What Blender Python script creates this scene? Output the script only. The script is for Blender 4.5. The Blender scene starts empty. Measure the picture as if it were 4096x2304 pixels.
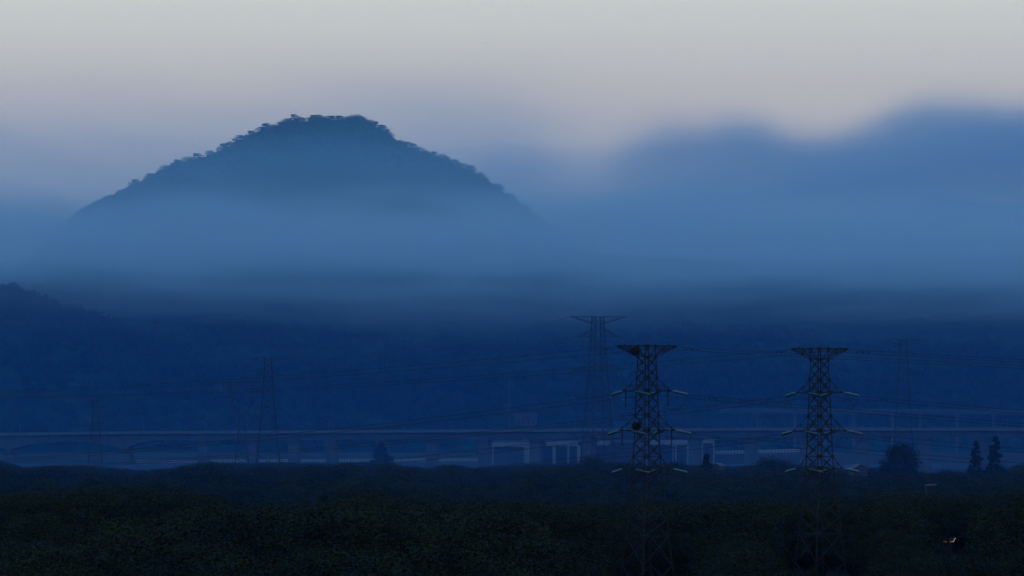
import bpy, bmesh, math, random
from mathutils import Vector, Matrix, noise as mnoise
R = math.radians
sc = bpy.context.scene
C = sc.collection

# ------------------------------------------------------------------ camera
CAM_Z = 60.0
F = 4096 * 200.0 / 36.0            # focal length in photo pixels
HORIZON = 1500.0                   # photo row of the horizon
PITCH = math.atan((HORIZON - 1152) / F)
cam = bpy.data.cameras.new('camera')
cam_o = bpy.data.objects.new('camera', cam); C.objects.link(cam_o)
cam.lens = 200; cam.sensor_width = 36; cam.clip_start = 1; cam.clip_end = 40000
cam_o.location = (0, 0, CAM_Z); cam_o.rotation_euler = (math.pi / 2 + PITCH, 0, 0)
sc.camera = cam_o

def P(px, py, d):
    """world point on the ray of a photo pixel at forward distance d"""
    u = (px - 2048) / F; v = (1152 - py) / F
    c, s = math.cos(PITCH), math.sin(PITCH)
    dy = c - v * s; dz = s + v * c
    return Vector((u / dy * d, d, CAM_Z + dz / dy * d))

# ------------------------------------------------------------------ sky, sun, exposure
SUN_EL, SUN_AZ = 2.0, -35.0
w = bpy.data.worlds.new('World'); sc.world = w; w.use_nodes = True
nt = w.node_tree; bg = nt.nodes['Background']
sky = nt.nodes.new('ShaderNodeTexSky'); sky.sky_type = 'NISHITA'; sky.sun_disc = False
sky.sun_elevation = R(SUN_EL); sky.sun_rotation = R(SUN_AZ)
sky.air_density = 1.0; sky.dust_density = 0.0; sky.ozone_density = 3.0
tc = nt.nodes.new('ShaderNodeTexCoord'); sp = nt.nodes.new('ShaderNodeSeparateXYZ')
nt.links.new(tc.outputs['Generated'], sp.inputs[0])
veil = nt.nodes.new('ShaderNodeValToRGB')       # high thin overcast lit by the blue hour
nt.links.new(sp.outputs['Z'], veil.inputs[0])
el = veil.color_ramp.elements
STOPS = [(0.0, (.39, .43, .52)), (.040, (.39, .415, .485)), (.050, (.43, .445, .495)), (.066, (.545, .595, .61)),
         (.20, (.42, .56, .68)), (.45, (.18, .42, .82)), (1.0, (.08, .32, .86))]
el[0].position, el[0].color = STOPS[0][0], (*STOPS[0][1], 1)
el[1].position, el[1].color = STOPS[-1][0], (*STOPS[-1][1], 1)
for p_, c_ in STOPS[1:-1]:
    e = el.new(p_); e.color = (*c_, 1)
sk = nt.nodes.new('ShaderNodeVectorMath'); sk.operation = 'SCALE'; sk.inputs['Scale'].default_value = .006
nt.links.new(sky.outputs[0], sk.inputs[0])
ad = nt.nodes.new('ShaderNodeVectorMath'); ad.operation = 'ADD'
nt.links.new(sk.outputs[0], ad.inputs[0]); nt.links.new(veil.outputs[0], ad.inputs[1])
nt.links.new(ad.outputs[0], bg.inputs[0]); bg.inputs[1].default_value = 1.0

sun = bpy.data.lights.new('sun', 'SUN'); sun.energy = .02; sun.angle = R(15); sun.color = (1, .93, .86)
sun_o = bpy.data.objects.new('sun', sun); C.objects.link(sun_o)
az, e_ = R(SUN_AZ), R(SUN_EL)
sdir = Vector((math.sin(az) * math.cos(e_), math.cos(az) * math.cos(e_), math.sin(e_)))
sun_o.rotation_euler = (-sdir).to_track_quat('-Z', 'Y').to_euler(); sun_o.location = (0, 0, 300)

vs = sc.view_settings
vs.view_transform = 'Standard'; vs.look = 'None'; vs.exposure = 0; vs.gamma = 1; vs.use_curve_mapping = False
cy = sc.cycles
cy.use_denoising = True; cy.use_adaptive_sampling = True; cy.adaptive_threshold = .03
cy.max_bounces = 3; cy.diffuse_bounces = 1; cy.glossy_bounces = 1; cy.transmission_bounces = 4; cy.volume_bounces = 1
cy.transparent_max_bounces = 8

# ------------------------------------------------------------------ helpers
def put(name, data, parent=None, **props):
    o = bpy.data.objects.new(name, data); C.objects.link(o)
    if parent is not None: o.parent = parent
    for k, v in props.items(): o[k] = v
    return o
def mesh(name, verts, faces, mat=None, smooth=False):
    m = bpy.data.meshes.new(name); m.from_pydata([tuple(v) for v in verts], [], faces)
    if mat: m.materials.append(mat)
    if smooth: m.polygons.foreach_set('use_smooth', [True] * len(m.polygons))
    m.update(); return m
def mat_pbr(name, col, rough=.8, metal=0., var=.25, scale=1.0, spec=.3, bump=0.):
    m = bpy.data.materials.new(name); m.use_nodes = True
    n = m.node_tree.nodes; l = m.node_tree.links; b = n['Principled BSDF']
    b.inputs['Roughness'].default_value = rough; b.inputs['Metallic'].default_value = metal
    b.inputs['Specular IOR Level'].default_value = spec
    t = n.new('ShaderNodeTexCoord'); no = n.new('ShaderNodeTexNoise'); no.inputs['Scale'].default_value = scale
    no.inputs['Detail'].default_value = 4
    l.new(t.outputs['Object'], no.inputs['Vector'])
    r = n.new('ShaderNodeValToRGB'); l.new(no.outputs['Fac'], r.inputs[0])
    r.color_ramp.elements[0].position = .3; r.color_ramp.elements[1].position = .7
    r.color_ramp.elements[0].color = (*[c * (1 - var) for c in col], 1)
    r.color_ramp.elements[1].color = (*[min(1, c * (1 + var)) for c in col], 1)
    l.new(r.outputs[0], b.inputs['Base Color'])
    if bump:
        bu = n.new('ShaderNodeBump'); bu.inputs['Strength'].default_value = bump
        l.new(no.outputs['Fac'], bu.inputs['Height']); l.new(bu.outputs[0], b.inputs['Normal'])
    return m
def lerp_table(tab, x):
    if x <= tab[0][0]: return tab[0][1]
    for (x0, y0), (x1, y1) in zip(tab, tab[1:]):
        if x <= x1:
            t = (x - x0) / (x1 - x0)
            return y0 + (y1 - y0) * t
    return tab[-1][1]
def fbm(x, y, z=0., o=4):
    return mnoise.fractal(Vector((x, y, z)), 1.0, 2.0, o)
def smooth(a, b, x):
    t = max(0., min(1., (x - a) / (b - a))); return t * t * (3 - 2 * t)

# ------------------------------------------------------------------ terrain
GROUND = [(-300, 57), (0, 58), (60, 50), (160, 36), (350, 29), (800, 28), (950, 27), (1100, 25), (1300, 21),
          (1700, 16), (2000, 13), (2600, 9), (3300, 5), (3900, 5), (6000, 6), (9400, 8)]
def ground_z(x, y):
    return lerp_table(GROUND, y) + .8 * fbm(x / 120, y / 120) * smooth(80, 300, y)
M_soil = mat_pbr('dark_soil', (.04, .04, .028), .95, var=.35, scale=.05, spec=0)
M_forest = mat_pbr('forest_floor', (.012, .022, .012), .95, var=.45, scale=.06, spec=0)

def grid_mesh(name, xs, ys, fz, mat, smooth_=True):
    nx = len(xs); v = [(x, y, fz(x, y)) for y in ys for x in xs]
    f = [(j * nx + i, j * nx + i + 1, (j + 1) * nx + i + 1, (j + 1) * nx + i)
         for j in range(len(ys) - 1) for i in range(nx - 1)]
    return mesh(name, v, f, mat, smooth_)
def frange(a, b, n): return [a + (b - a) * i / n for i in range(n + 1)]
xs = frange(-2800, -420, 24)[:-1] + frange(-420, 420, 70) + frange(420, 2800, 24)[1:]
ys = frange(-150, 1000, 60)[:-1] + frange(1000, 4000, 60)[:-1] + frange(4000, 9400, 30)
put('ground', grid_mesh('ground', xs, ys, ground_z, M_soil), kind='structure')

# main hill: skyline read from the photograph, crest 5 km away
SKYLINE = [(-1400, 1030), (-600, 1030), (-200, 1020), (60, 1030), (180, 970), (286, 876), (326, 832), (421, 783), (525, 737), (628, 684), (700, 649), (843, 612), (890, 592), (970, 551), (1057, 513), (1145, 484), (1177, 478), (1272, 480), (1351, 478), (1423, 462), (1471, 478), (1526, 514), (1590, 560), (1661, 596), (1749, 622), (1829, 654), (1892, 680), (1971, 732), (2051, 790), (2131, 843), (2250, 935), (2400, 1000), (2700, 1015), (3000, 1020), (3600, 1015), (4096, 1005), (5200, 1000)]
HILL_D = 5000.0
hill_tab = [(P(px, 0, HILL_D).x, P(px, py, HILL_D).z) for px, py in SKYLINE]
def hill_z(x, y):
    h = lerp_table(hill_tab, x)
    t = abs(y - HILL_D) / 520.0
    fall = max(0., 1 - t ** 1.5)
    z = (h - 5) * fall + 5 - 5.3
    gul = fbm(x / 70, y / 70, 3.3) * 7 * min(1, t * 3)
    can = mnoise.cell_vector(Vector((x / 6.5, y / 6.5, 0)))[0] * 1.6 + fbm(x / 9, y / 9, 7.7) * 1.8
    return z + gul + can
put('hill', grid_mesh('hill', frange(-680, 680, 380), frange(4450, 5500, 150), hill_z, M_forest), kind='structure')

# wooded slopes that climb from behind the viaduct into the fog, with a nearer spur on the left
SPUR = [(-500, 1073), (-200, 1123), (0, 1166), (70, 1168), (130, 1180), (180, 1216), (300, 1256), (400, 1283), (480, 1306), (560, 1368), (700, 1468), (900, 1578), (1200, 1678)]
spur_tab = [(P(px, 0, 4300).x, P(px, py, 4300).z) for px, py in SPUR]
def slope_z(x, y):
    z = 4 + 96 * smooth(3960, 4620, y) + 18 * fbm(x / 260 + 4, y / 260) * smooth(4050, 4400, y)
    h = lerp_table(spur_tab, x)
    t = abs(y - 4300) / 300
    z = max(z, 4 + (h - 4) * max(0, 1 - t ** 1.6))
    if z > 8:
        z += mnoise.cell_vector(Vector((x / 6, y / 6, 0)))[0] * 2.2 + fbm(x / 8, y / 8, 1.7) * 2.6
    return z - 1.5
put('wooded_slope', grid_mesh('wooded_slope', frange(-620, 620, 300), frange(3680, 4760, 230), slope_z, M_forest), kind='structure')

# far mountain ridges
RIDGE = [(-1500, 1220), (-400, 1110), (0, 1150), (200, 1200), (600, 1220), (1200, 1120), (1900, 985), (2100, 985), (2350, 985), (2570, 985), (2716, 985), (2814, 985), (2960, 985), (3058, 985), (3180, 942), (3342, 942), (3505, 902), (3627, 852), (3750, 805), (3831, 796), (3953, 820), (4096, 828), (4700, 760), (5600, 850)]
ridge_tab = [(P(px, 0, 8600).x, P(px, py, 8600).z) for px, py in RIDGE]
def ridge_z(x, y):
    h = lerp_table(ridge_tab, x)
    t = abs(y - 8600) / 700
    return 8 + (h - 8) * max(0, 1 - t ** 1.4) + fbm(x / 90, y / 90, 5) * 10 * max(0, 1 - t) - 4
put('mountain_ridge', grid_mesh('mountain_ridge', frange(-1300, 1300, 160), frange(7900, 9300, 60), ridge_z, M_forest), kind='structure')

# ------------------------------------------------------------------ air
def vol_mat(name, color, build, step=1.0, aniso=.25, clear=1., color2=None):
    m = bpy.data.materials.new(name); m.use_nodes = True
    n = m.node_tree.nodes; l = m.node_tree.links; n.clear()
    out = n.new('ShaderNodeOutputMaterial'); v = n.new('ShaderNodeVolumePrincipled')
    v.inputs['Color'].default_value = (*color, 1); v.inputs['Absorption Color'].default_value = (clear, clear, clear, 1)
    v.inputs['Anisotropy'].default_value = aniso
    l.new(v.outputs[0], out.inputs['Volume'])
    if callable(build): l.new(build(n, l), v.inputs['Density'])
    else: v.inputs['Density'].default_value = build
    if color2:                       # finer droplets higher up scatter bluer
        vec, o = pos_xyz(n, l); mr = n.new('ShaderNodeMapRange'); mr.inputs['From Min'].default_value = 165; mr.inputs['From Max'].default_value = 235
        l.new(o['Z'], mr.inputs['Value']); mx = n.new('ShaderNodeMix'); mx.data_type = 'RGBA'
        mx.inputs[6].default_value = (*color, 1); mx.inputs[7].default_value = (*color2, 1)
        l.new(mr.outputs[0], mx.inputs[0]); l.new(mx.outputs[2], v.inputs['Color'])
    m.cycles.volume_step_rate = step
    return m
def math_node(n, l, op, a, b=None, clamp=False):
    x = n.new('ShaderNodeMath'); x.operation = op; x.use_clamp = clamp
    for i, s in enumerate((a, b)):
        if s is None: continue
        if isinstance(s, (int, float)): x.inputs[i].default_value = s
        else: l.new(s, x.inputs[i])
    return x.outputs[0]
def pos_xyz(n, l):
    g = n.new('ShaderNodeTexCoord'); s = n.new('ShaderNodeSeparateXYZ'); l.new(g.outputs['Object'], s.inputs[0])
    return g.outputs['Object'], s.outputs
def stretched_noise(n, l, vec, sx, sy, sz, detail=3, off=0.):
    mp = n.new('ShaderNodeMapping'); mp.inputs['Scale'].default_value = (1 / sx, 1 / sy, 1 / sz)
    mp.inputs['Location'].default_value = (off, off * .7, off * .3)
    l.new(vec, mp.inputs[0]); t = n.new('ShaderNodeTexNoise'); t.inputs['Scale'].default_value = 1
    t.inputs['Detail'].default_value = detail; t.inputs['Roughness'].default_value = .55
    l.new(mp.outputs[0], t.inputs['Vector']); return t.outputs['Fac']
def curve(n, l, x, pts, lo, hi):
    """piecewise-smooth map of a world coordinate in [lo,hi] to a value"""
    mr = n.new('ShaderNodeMapRange'); mr.inputs['From Min'].default_value = lo; mr.inputs['From Max'].default_value = hi
    l.new(x, mr.inputs['Value']); vmax = max(p[1] for p in pts) or 1
    r = n.new('ShaderNodeFloatCurve'); cu = r.mapping.curves[0]
    ps = [((a - lo) / (hi - lo), b / vmax) for a, b in pts]
    cu.points[0].location = ps[0]; cu.points[1].location = ps[-1]
    for q in ps[1:-1]: cu.points.new(*q)
    for q in cu.points: q.handle_type = 'AUTO_CLAMPED'
    r.mapping.update()
    l.new(mr.outputs[0], r.inputs['Value'])
    return math_node(n, l, 'MULTIPLY', r.outputs[0], vmax)
def box_mesh(name, lo, hi, mat=None):
    x0, y0, z0 = lo; x1, y1, z1 = hi
    v = [(x0, y0, z0), (x1, y0, z0), (x1, y1, z0), (x0, y1, z0), (x0, y0, z1), (x1, y0, z1), (x1, y1, z1), (x0, y1, z1)]
    f = [(0, 3, 2, 1), (4, 5, 6, 7), (0, 1, 5, 4), (1, 2, 6, 5), (2, 3, 7, 6), (3, 0, 4, 7)]
    return mesh(name, v, f, mat)

M_haze = vol_mat('blue_air', (.03, .28, 1.0), 1.5e-5)
put('haze', box_mesh('haze', (-3000, -250, -8), (3000, 9500, 620), M_haze), kind='stuff',
    label='thin blue dusk haze filling the whole valley air', category='haze')

M_mist = vol_mat('valley_mist', (.03, .31, .93), 7.6e-5)
put('valley_mist', box_mesh('valley_mist', (-2900, 1100, -6), (2900, 4040, 150), M_mist), kind='stuff',
    label='blue mist lying in the valley beyond the wood', category='mist')

def fog_density(n, l):
    vec, o = pos_xyz(n, l)
    big = stretched_noise(n, l, vec, 240, 1500, 70, 2)
    fine = stretched_noise(n, l, vec, 150, 1700, 15, 3, 5.)
    zz = math_node(n, l, 'ADD', o['Z'], math_node(n, l, 'MULTIPLY', math_node(n, l, 'SUBTRACT', big, .5), 34))
    base = curve(n, l, zz, [(60, .02e-3), (86, .07e-3), (108, .28e-3), (126, .75e-3), (141, 1.7e-3), (154, 2.8e-3), (168, 2.8e-3), (180, 1.3e-3), (192, .34e-3), (214, .05e-3), (250, 0), (420, 0)], 60, 420)
    high = curve(n, l, zz, [(60, 0), (150, 0), (175, .36e-3), (205, .56e-3), (235, .48e-3), (255, .30e-3), (272, .10e-3), (288, 0), (420, 0)], 60, 420)
    mask = curve(n, l, o['X'], [(-900, 1), (-80, 1), (10, .7), (110, .12), (190, 0), (900, 0)], -900, 900)
    base = math_node(n, l, 'ADD', base, math_node(n, l, 'MULTIPLY', high, mask))
    mod = math_node(n, l, 'MAXIMUM', math_node(n, l, 'ADD', math_node(n, l, 'MULTIPLY', fine, 2.6), -.3), .15)
    return math_node(n, l, 'MULTIPLY', base, mod)
M_fog = vol_mat('fog', (.60, .77, .86), fog_density, step=1.0, clear=0., color2=(.38, .74, .96))
put('fog_bank', box_mesh('fog_bank', (-1100, 3650, 0), (1100, 5020, 425), M_fog), kind='stuff',
    label='pale blue fog bank lying across the foot of the hill', category='fog')

CLOUD = [(-900, 720), (-300, 720), (0, 760), (200, 720), (400, 800), (900, 820), (1500, 700), (1900, 540), (2081, 480), (2250, 530), (2350, 530), (2570, 485), (2716, 462), (2814, 482), (2960, 458), (3058, 490),
         (3180, 524), (3342, 524), (3505, 482), (3627, 434), (3750, 386), (3831, 378), (3953, 402), (4096, 410), (4700, 340), (5500, 430)]
def cloud_density(n, l):
    vec, o = pos_xyz(n, l)
    pts = [(P(px, 0, 7000).x, P(px, py, 7000).z) for px, py in CLOUD]
    top = curve(n, l, o['X'], pts, pts[0][0], pts[-1][0])
    k = math_node(n, l, 'DIVIDE', o['Y'], 7000.)                       # rises with distance like the slope behind it
    top = math_node(n, l, 'ADD', math_node(n, l, 'MULTIPLY', math_node(n, l, 'SUBTRACT', top, CAM_Z), k), CAM_Z)
    big = stretched_noise(n, l, vec, 130, 1500, 38, 4, 11.)
    dz = math_node(n, l, 'SUBTRACT', math_node(n, l, 'ADD', top, math_node(n, l, 'MULTIPLY', math_node(n, l, 'SUBTRACT', big, .5), 26)), o['Z'])
    soft = curve(n, l, o['X'], [(-900, 150), (-620, 150), (-350, 130), (0, 90), (90, 75), (200, 42), (900, 34)], -900, 900)
    q = math_node(n, l, 'DIVIDE', dz, soft)
    edge = curve(n, l, q, [(-1, 0), (-.5, .02), (0, .14), (.6, .6), (1.4, 1), (4, 1)], -1, 4)
    thick = curve(n, l, o['X'], [(-900, 1.0e-3), (-300, 1.0e-3), (20, .8e-3), (80, .75e-3), (130, .95e-3), (180, 1.3e-3), (300, 1.7e-3), (420, 2.0e-3), (900, 2.0e-3)], -900, 900)
    streak = stretched_noise(n, l, vec, 240, 1600, 15, 3, 21.)
    thick = math_node(n, l, 'MULTIPLY', thick, math_node(n, l, 'MAXIMUM', math_node(n, l, 'ADD', math_node(n, l, 'MULTIPLY', streak, 2.8), -.3), .2))
    return math_node(n, l, 'MULTIPLY', edge, thick)
M_cloud = vol_mat('cloud', (.58, .73, .85), cloud_density, step=.8, clear=0.)
put('cloud_bank', box_mesh('cloud_bank', (-1400, 6300, 40), (1400, 7800, 560), M_cloud), kind='stuff',
    label='soft blue cloud bank hugging the far ridge on the right', category='cloud')


# ================================================================== materials for built things
M_steel = mat_pbr('weathered_steel', (.018, .015, .014), .85, 0., var=.3, scale=2.)
M_rod = mat_pbr('dark_silicone', (.02, .018, .018), .8, var=.2, scale=2.)
M_cable = mat_pbr('aluminium_cable', (.022, .02, .02), .8, 0., var=.15, scale=.5)
M_glass = mat_pbr('teal_glass', (.016, .095, .108), .18, var=.2, scale=5., spec=.9)
M_conc = mat_pbr('weathered_concrete', (.042, .058, .07), .9, var=.22, scale=.12, spec=.1)
M_conc_pale = mat_pbr('pale_concrete', (.064, .083, .097), .9, var=.15, scale=.2, spec=.1)
M_white = mat_pbr('white_paint', (.19, .22, .235), .8, var=.1, scale=.4)
M_road = mat_pbr('pale_road', (.20, .19, .18), .95, var=.25, scale=.03, spec=0)
M_dark = mat_pbr('dark_opening', (.02, .02, .022), .9, var=.2, scale=.3)
M_roof = mat_pbr('grey_roof', (.038, .042, .048), .8, var=.2, scale=.6)
M_twig = mat_pbr('twigs', (.035, .028, .02), .95, var=.4, scale=6., spec=0)
M_bark = mat_pbr('bark', (.05, .04, .03), .95, var=.3, scale=3., spec=0)
M_pole = mat_pbr('pole_concrete', (.012, .011, .011), .9, var=.2, scale=2., spec=.05)
M_feather = mat_pbr('dark_feathers', (.02, .02, .02), .8, var=.2, scale=20)
def leaf_mat(name, col, var=.45):
    m = mat_pbr(name, col, .85, var=var, scale=.55, spec=.05); return m
M_leaf = [leaf_mat('leaves_a', (.020, .023, .009)), leaf_mat('leaves_b', (.025, .028, .010)), leaf_mat('leaves_c', (.014, .019, .010))]

# ================================================================== small mesh makers
UNIT = box_mesh('unit_bar', (-.5, -.5, 0), (.5, .5, 1), M_steel)
def bar_matrix(a, b, w, h=None):
    a = Vector(a); b = Vector(b); d = b - a
    q = d.to_track_quat('Z', 'Y')
    return Matrix.Translation(a) @ q.to_matrix().to_4x4() @ Matrix.Diagonal((w, h or w, d.length, 1))
def bar(name, a, b, w, parent, data=None):
    o = put(name, data or UNIT, parent); o.matrix_local = bar_matrix(a, b, w); return o
class MB:
    def __init__(s): s.v = []; s.f = []
    def add(s, verts, faces):
        k = len(s.v); s.v += [Vector(v) for v in verts]; s.f += [tuple(i + k for i in f) for f in faces]
    def bar(s, a, b, w, h=None):
        m = bar_matrix(a, b, w, h)
        s.add([m @ v.co for v in UNIT.vertices], [tuple(p.vertices) for p in UNIT.polygons])
    def box(s, lo, hi):
        x0, y0, z0 = lo; x1, y1, z1 = hi
        s.add([(x0, y0, z0), (x1, y0, z0), (x1, y1, z0), (x0, y1, z0), (x0, y0, z1), (x1, y0, z1), (x1, y1, z1), (x0, y1, z1)],
              [(0, 3, 2, 1), (4, 5, 6, 7), (0, 1, 5, 4), (1, 2, 6, 5), (2, 3, 7, 6), (3, 0, 4, 7)])
    def tube(s, pts, r, n=5):
        pts = [Vector(p) for p in pts]; k = len(s.v); rr = r if isinstance(r, (list, tuple)) else [r] * len(pts)
        for i, p in enumerate(pts):
            d = (pts[min(i + 1, len(pts) - 1)] - pts[max(i - 1, 0)]).normalized()
            u = d.orthogonal().normalized(); w_ = d.cross(u)
            for j in range(n):
                t = 2 * math.pi * j / n; s.v.append(p + (u * math.cos(t) + w_ * math.sin(t)) * rr[i])
        for i in range(len(pts) - 1):
            for j in range(n):
                a = k + i * n + j; b = k + i * n + (j + 1) % n
                s.f.append((a, b, b + n, a + n))
        s.f.append(tuple(k + j for j in range(n))[::-1]); s.f.append(tuple(k + (len(pts) - 1) * n + j for j in range(n)))
    def lathe(s, prof, n=10):
        k = len(s.v)
        for r, z in prof:
            for j in range(n): s.v.append(Vector((r * math.cos(2 * math.pi * j / n), r * math.sin(2 * math.pi * j / n), z)))
        for i in range(len(prof) - 1):
            for j in range(n):
                a = k + i * n + j; b = k + i * n + (j + 1) % n
                s.f.append((a, b, b + n, a + n))
    def data(s, name, mat, smooth_=False): return mesh(name, s.v, s.f, mat, smooth_)
    def put(s, name, mat, parent=None, smooth_=False, **props): return put(name, s.data(name, mat, smooth_), parent, **props)
def thing(name, label, cat, loc=(0, 0, 0), rz=0., group=None):
    o = put(name, None, None, label=label, category=cat); o.location = loc; o.rotation_euler = (0, 0, rz)
    o.empty_display_size = .2
    if group: o['group'] = group
    return o
def copy_tree(o, parent=None):
    c = o.copy(); C.objects.link(c); c.parent = parent
    for ch in o.children: copy_tree(ch, c)
    return c

# ================================================================== the two near corner towers
m_ = MB()
prof = [(.02, 0), (.03, .45)]
for i in range(14):
    z = .45 + i * .15
    prof += [(.05, z), (.07, z + .05), (.24, z + .075), (.23, z + .10), (.06, z + .115)]
prof += [(.03, 2.62), (.03, 2.75)]
m_.lathe(prof, 12)
STRING = m_.data('insulator_string', M_glass, True)
STR_LEN, DROOP = 2.75, .55
LEVELS = [(28, 3.11), (32.5, 2.62), (36.7, 2.23), (39.1, 2.06), (41.6, 1.88), (44, 1.65), (46.4, 1.46), (48.2, 1.38), (50.1, 1.32),
          (52, 1.27), (54.2, 1.2), (55.9, 1.14), (57.7, 1.09), (59.6, 1.04), (61.1, .98), (62.6, .92), (64.2, .90)]
ARMS = [(57.7, 3.42, 59.6), (52.0, 4.07, 54.2), (46.4, 3.40, 48.2)]
FLAT = {36.7, 46.4, 48.2, 52, 54.2, 57.7, 59.6, 62.6, 64.2}
def s_at(z): return lerp_table(LEVELS, z)
DIR_L, DIR_R = R(128 - 35), R(-15 - 35)          # spans leave the tower here, in its own frame
ends = {}
def corner_tower(loc, label, rods):
    t = thing('transmission_tower', label, 'pylon', loc, R(35), 'corner pylons of the near power lines')
    k = lambda z: z - 28.0
    def c4(z, sx, sy): s = s_at(z); return Vector((sx * s, sy * s, k(z)))
    for sx in (-1, 1):
        for sy in (-1, 1):
            m = MB()
            for (z0, a), (z1, b) in zip(LEVELS, LEVELS[1:]):
                wd = .17 if z1 < 46 else .14
                m.bar(c4(z0, sx, sy), c4(z1, sx, sy) + Vector((0, 0, .04)), wd)
            m.put('leg', M_steel, t)
    face = [((-1, -1), (1, -1)), ((1, -1), (1, 1)), ((1, 1), (-1, 1)), ((-1, 1), (-1, -1))]
    for (z0, _), (z1, _) in zip(LEVELS, LEVELS[1:]):
        if z1 == 64.2: continue
        for (a, b) in face:
            wd = .10 if z0 < 46 else .085
            bar('brace', c4(z0, *a), c4(z1, *b), wd, t); bar('brace', c4(z0, *b), c4(z1, *a), wd, t)
    for z in sorted(FLAT):
        for (a, b) in face: bar('strut', c4(z, *a), c4(z, *b), .09, t)
        if z > 40:
            for sx in (-1, 1):
                for sy in (-1, 1):
                    p = c4(z, sx, sy); bar('gusset_plate', p - Vector((0, 0, .2)), p + Vector((0, 0, .2)), .30, t)
    # top beam carrying the earth wires
    tb = put('top_beam', None, t); tb.empty_display_size = .2
    L = 5.1; zt = k(64.2)
    xsn = [s_at(64), 2.5, 3.8, L]
    wid = lambda x: .25 + (s_at(64) - .25) * (L - abs(x)) / (L - s_at(64))
    zb = lambda x: k(62.6) + (zt - .12 - k(62.6)) * (abs(x) - s_at(64)) / (L - s_at(64))
    for sy in (-1, 1):
        bar('chord', (-L, sy * .25, zt), (-xsn[0], sy * wid(xsn[0]), zt), .15, tb)
        bar('chord', (-xsn[0], sy * wid(xsn[0]), zt), (xsn[0], sy * wid(xsn[0]), zt), .15, tb)
        bar('chord', (xsn[0], sy * wid(xsn[0]), zt), (L, sy * .25, zt), .15, tb)
        bar('brace', (-xsn[0], sy * wid(xsn[0]), zt), (0, sy * .92, k(62.6)), .08, tb)
        bar('brace', (xsn[0], sy * wid(xsn[0]), zt), (0, sy * .92, k(62.6)), .08, tb)
        for sx in (-1, 1):
            bar('chord', (sx * xsn[0], sy * wid(xsn[0]), k(62.6)), (sx * L, sy * .25, zt - .12), .11, tb)
            for i in (1, 2):
                x = xsn[i]
                bar('post', (sx * x, sy * wid(x), zb(x)), (sx * x, sy * wid(x), zt), .07, tb)
                bar('brace', (sx * xsn[i - 1], sy * wid(xsn[i - 1]), zb(xsn[i - 1])), (sx * x, sy * wid(x), zt), .07, tb)
            bar('brace', (sx * xsn[2], sy * wid(xsn[2]), zb(xsn[2])), (sx * xsn[1], sy * wid(xsn[1]), zt), .06, tb)
    for sx in (-1, 1):
        bar('end_plate', (sx * (L - .55), 0, zt - .03), (sx * (L + .15), 0, zt - .03), .28, tb)
        bar('end_plate', (sx * (L - 1.3), 0, zt + .08), (sx * (L - 1.0), 0, zt + .08), .22, tb)
        for x in (xsn[1], xsn[2]): bar('strut', (sx * x, -wid(x), zt), (sx * x, wid(x), zt), .07, tb)
    # crossarms: flat-ended frames, a strain string on each corner
    for ai, (za, al, zu) in enumerate(ARMS):
        for sx in (-1, 1):
            arm = put('crossarm', None, t); arm.empty_display_size = .2
            s0, su, wd = s_at(za), s_at(zu), 1.05
            zz, zuu = k(za), k(zu)
            xm = s0 + (al - s0) * .55
            for sy in (-1, 1):
                yb = lambda x: sy * (s0 + (wd - s0) * (x - s0) / (al - s0))
                bar('chord', (sx * s0, sy * s0, zz), (sx * al, sy * wd, zz), .14, arm)
                bar('chord', (sx * su, sy * su, zuu), (sx * al, sy * wd, zz), .085, arm)
                f = (xm - su) / (al - su); zm = zuu + (zz - zuu) * f; ym = sy * (su + (wd - su) * f)
                bar('post', (sx * xm, yb(xm), zz), (sx * xm, ym, zm), .06, arm)
                bar('strut', (sx * xm, ym, zm), (sx * su, sy * su, zm), .06, arm)
                bar('brace', (sx * xm, ym, zm), (sx * s0, sy * s0, zz), .06, arm)
                bar('corner_plate', (sx * (al - .25), sy * wd, zz + .02), (sx * (al + .15), sy * wd, zz + .02), .26, arm)
            bar('end_bar', (sx * al, -wd, zz), (sx * al, wd, zz), .13, arm)
            bar('brace', (sx * al, -wd, zz), (sx * s0, s0, zz), .07, arm); bar('brace', (sx * al, wd, zz), (sx * s0, -s0, zz), .07, arm)
            e = []
            for sy, ang, tag in ((1, DIR_L, 'L'), (-1, DIR_R, 'R')):
                a = Vector((sx * al, sy * wd, zz)); d = Vector((math.cos(ang), math.sin(ang), 0))
                hl = math.sqrt(STR_LEN ** 2 - DROOP ** 2)
                b = a + d * hl - Vector((0, 0, DROOP))
                o = put('insulator_string', STRING, t); o.matrix_local = Matrix.Translation(a) @ (b - a).to_track_quat('Z', 'Y').to_matrix().to_4x4()
                ends[(label, ai, sx, tag)] = (b, ang); e.append(b)
            m = MB(); pts = []
            for i in range(19):
                u = i / 18; p = e[0].lerp(e[1], u)
                out = 1 - (2 * u - 1) ** 2
                p += Vector((sx * .55 * out, 0, -2.1 * (1 - abs(2 * u - 1) ** 2.6)))
                pts.append(p)
            m.tube(pts, .035, 5); m.put('jumper_cable', M_cable, t)
            if rods:
                m = MB(); x = sx * (al + .12); y = -.35 * sx
                m.bar((x, y, zz + .55), (x, y, zz - .3), .16); m.tube([(x, y, zz - .3), (x, y, zz - 2.1)], .085, 8)
                m.bar((x, y - .25, zz - 2.12), (x, y + .25, zz - 2.12), .10); m.put('jumper_post', M_rod, t)
    for sx in (-1, 1):
        for ang, tag in ((DIR_L, 'L'), (DIR_R, 'R')):
            ends[(label, 'e', sx, tag)] = (Vector((sx * L, 0, zt - .1)), ang)
    return t
LT1 = 'dark lattice pylon with two bird nests and vertical jumper rods, left of the near pair'
LT2 = 'dark lattice pylon without nests, right of the near pair'
p1 = P(2587, 0, 823); p2 = P(3277, 0, 846)
T1 = corner_tower((p1.x, 823, 28.0), LT1, True)
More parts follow.
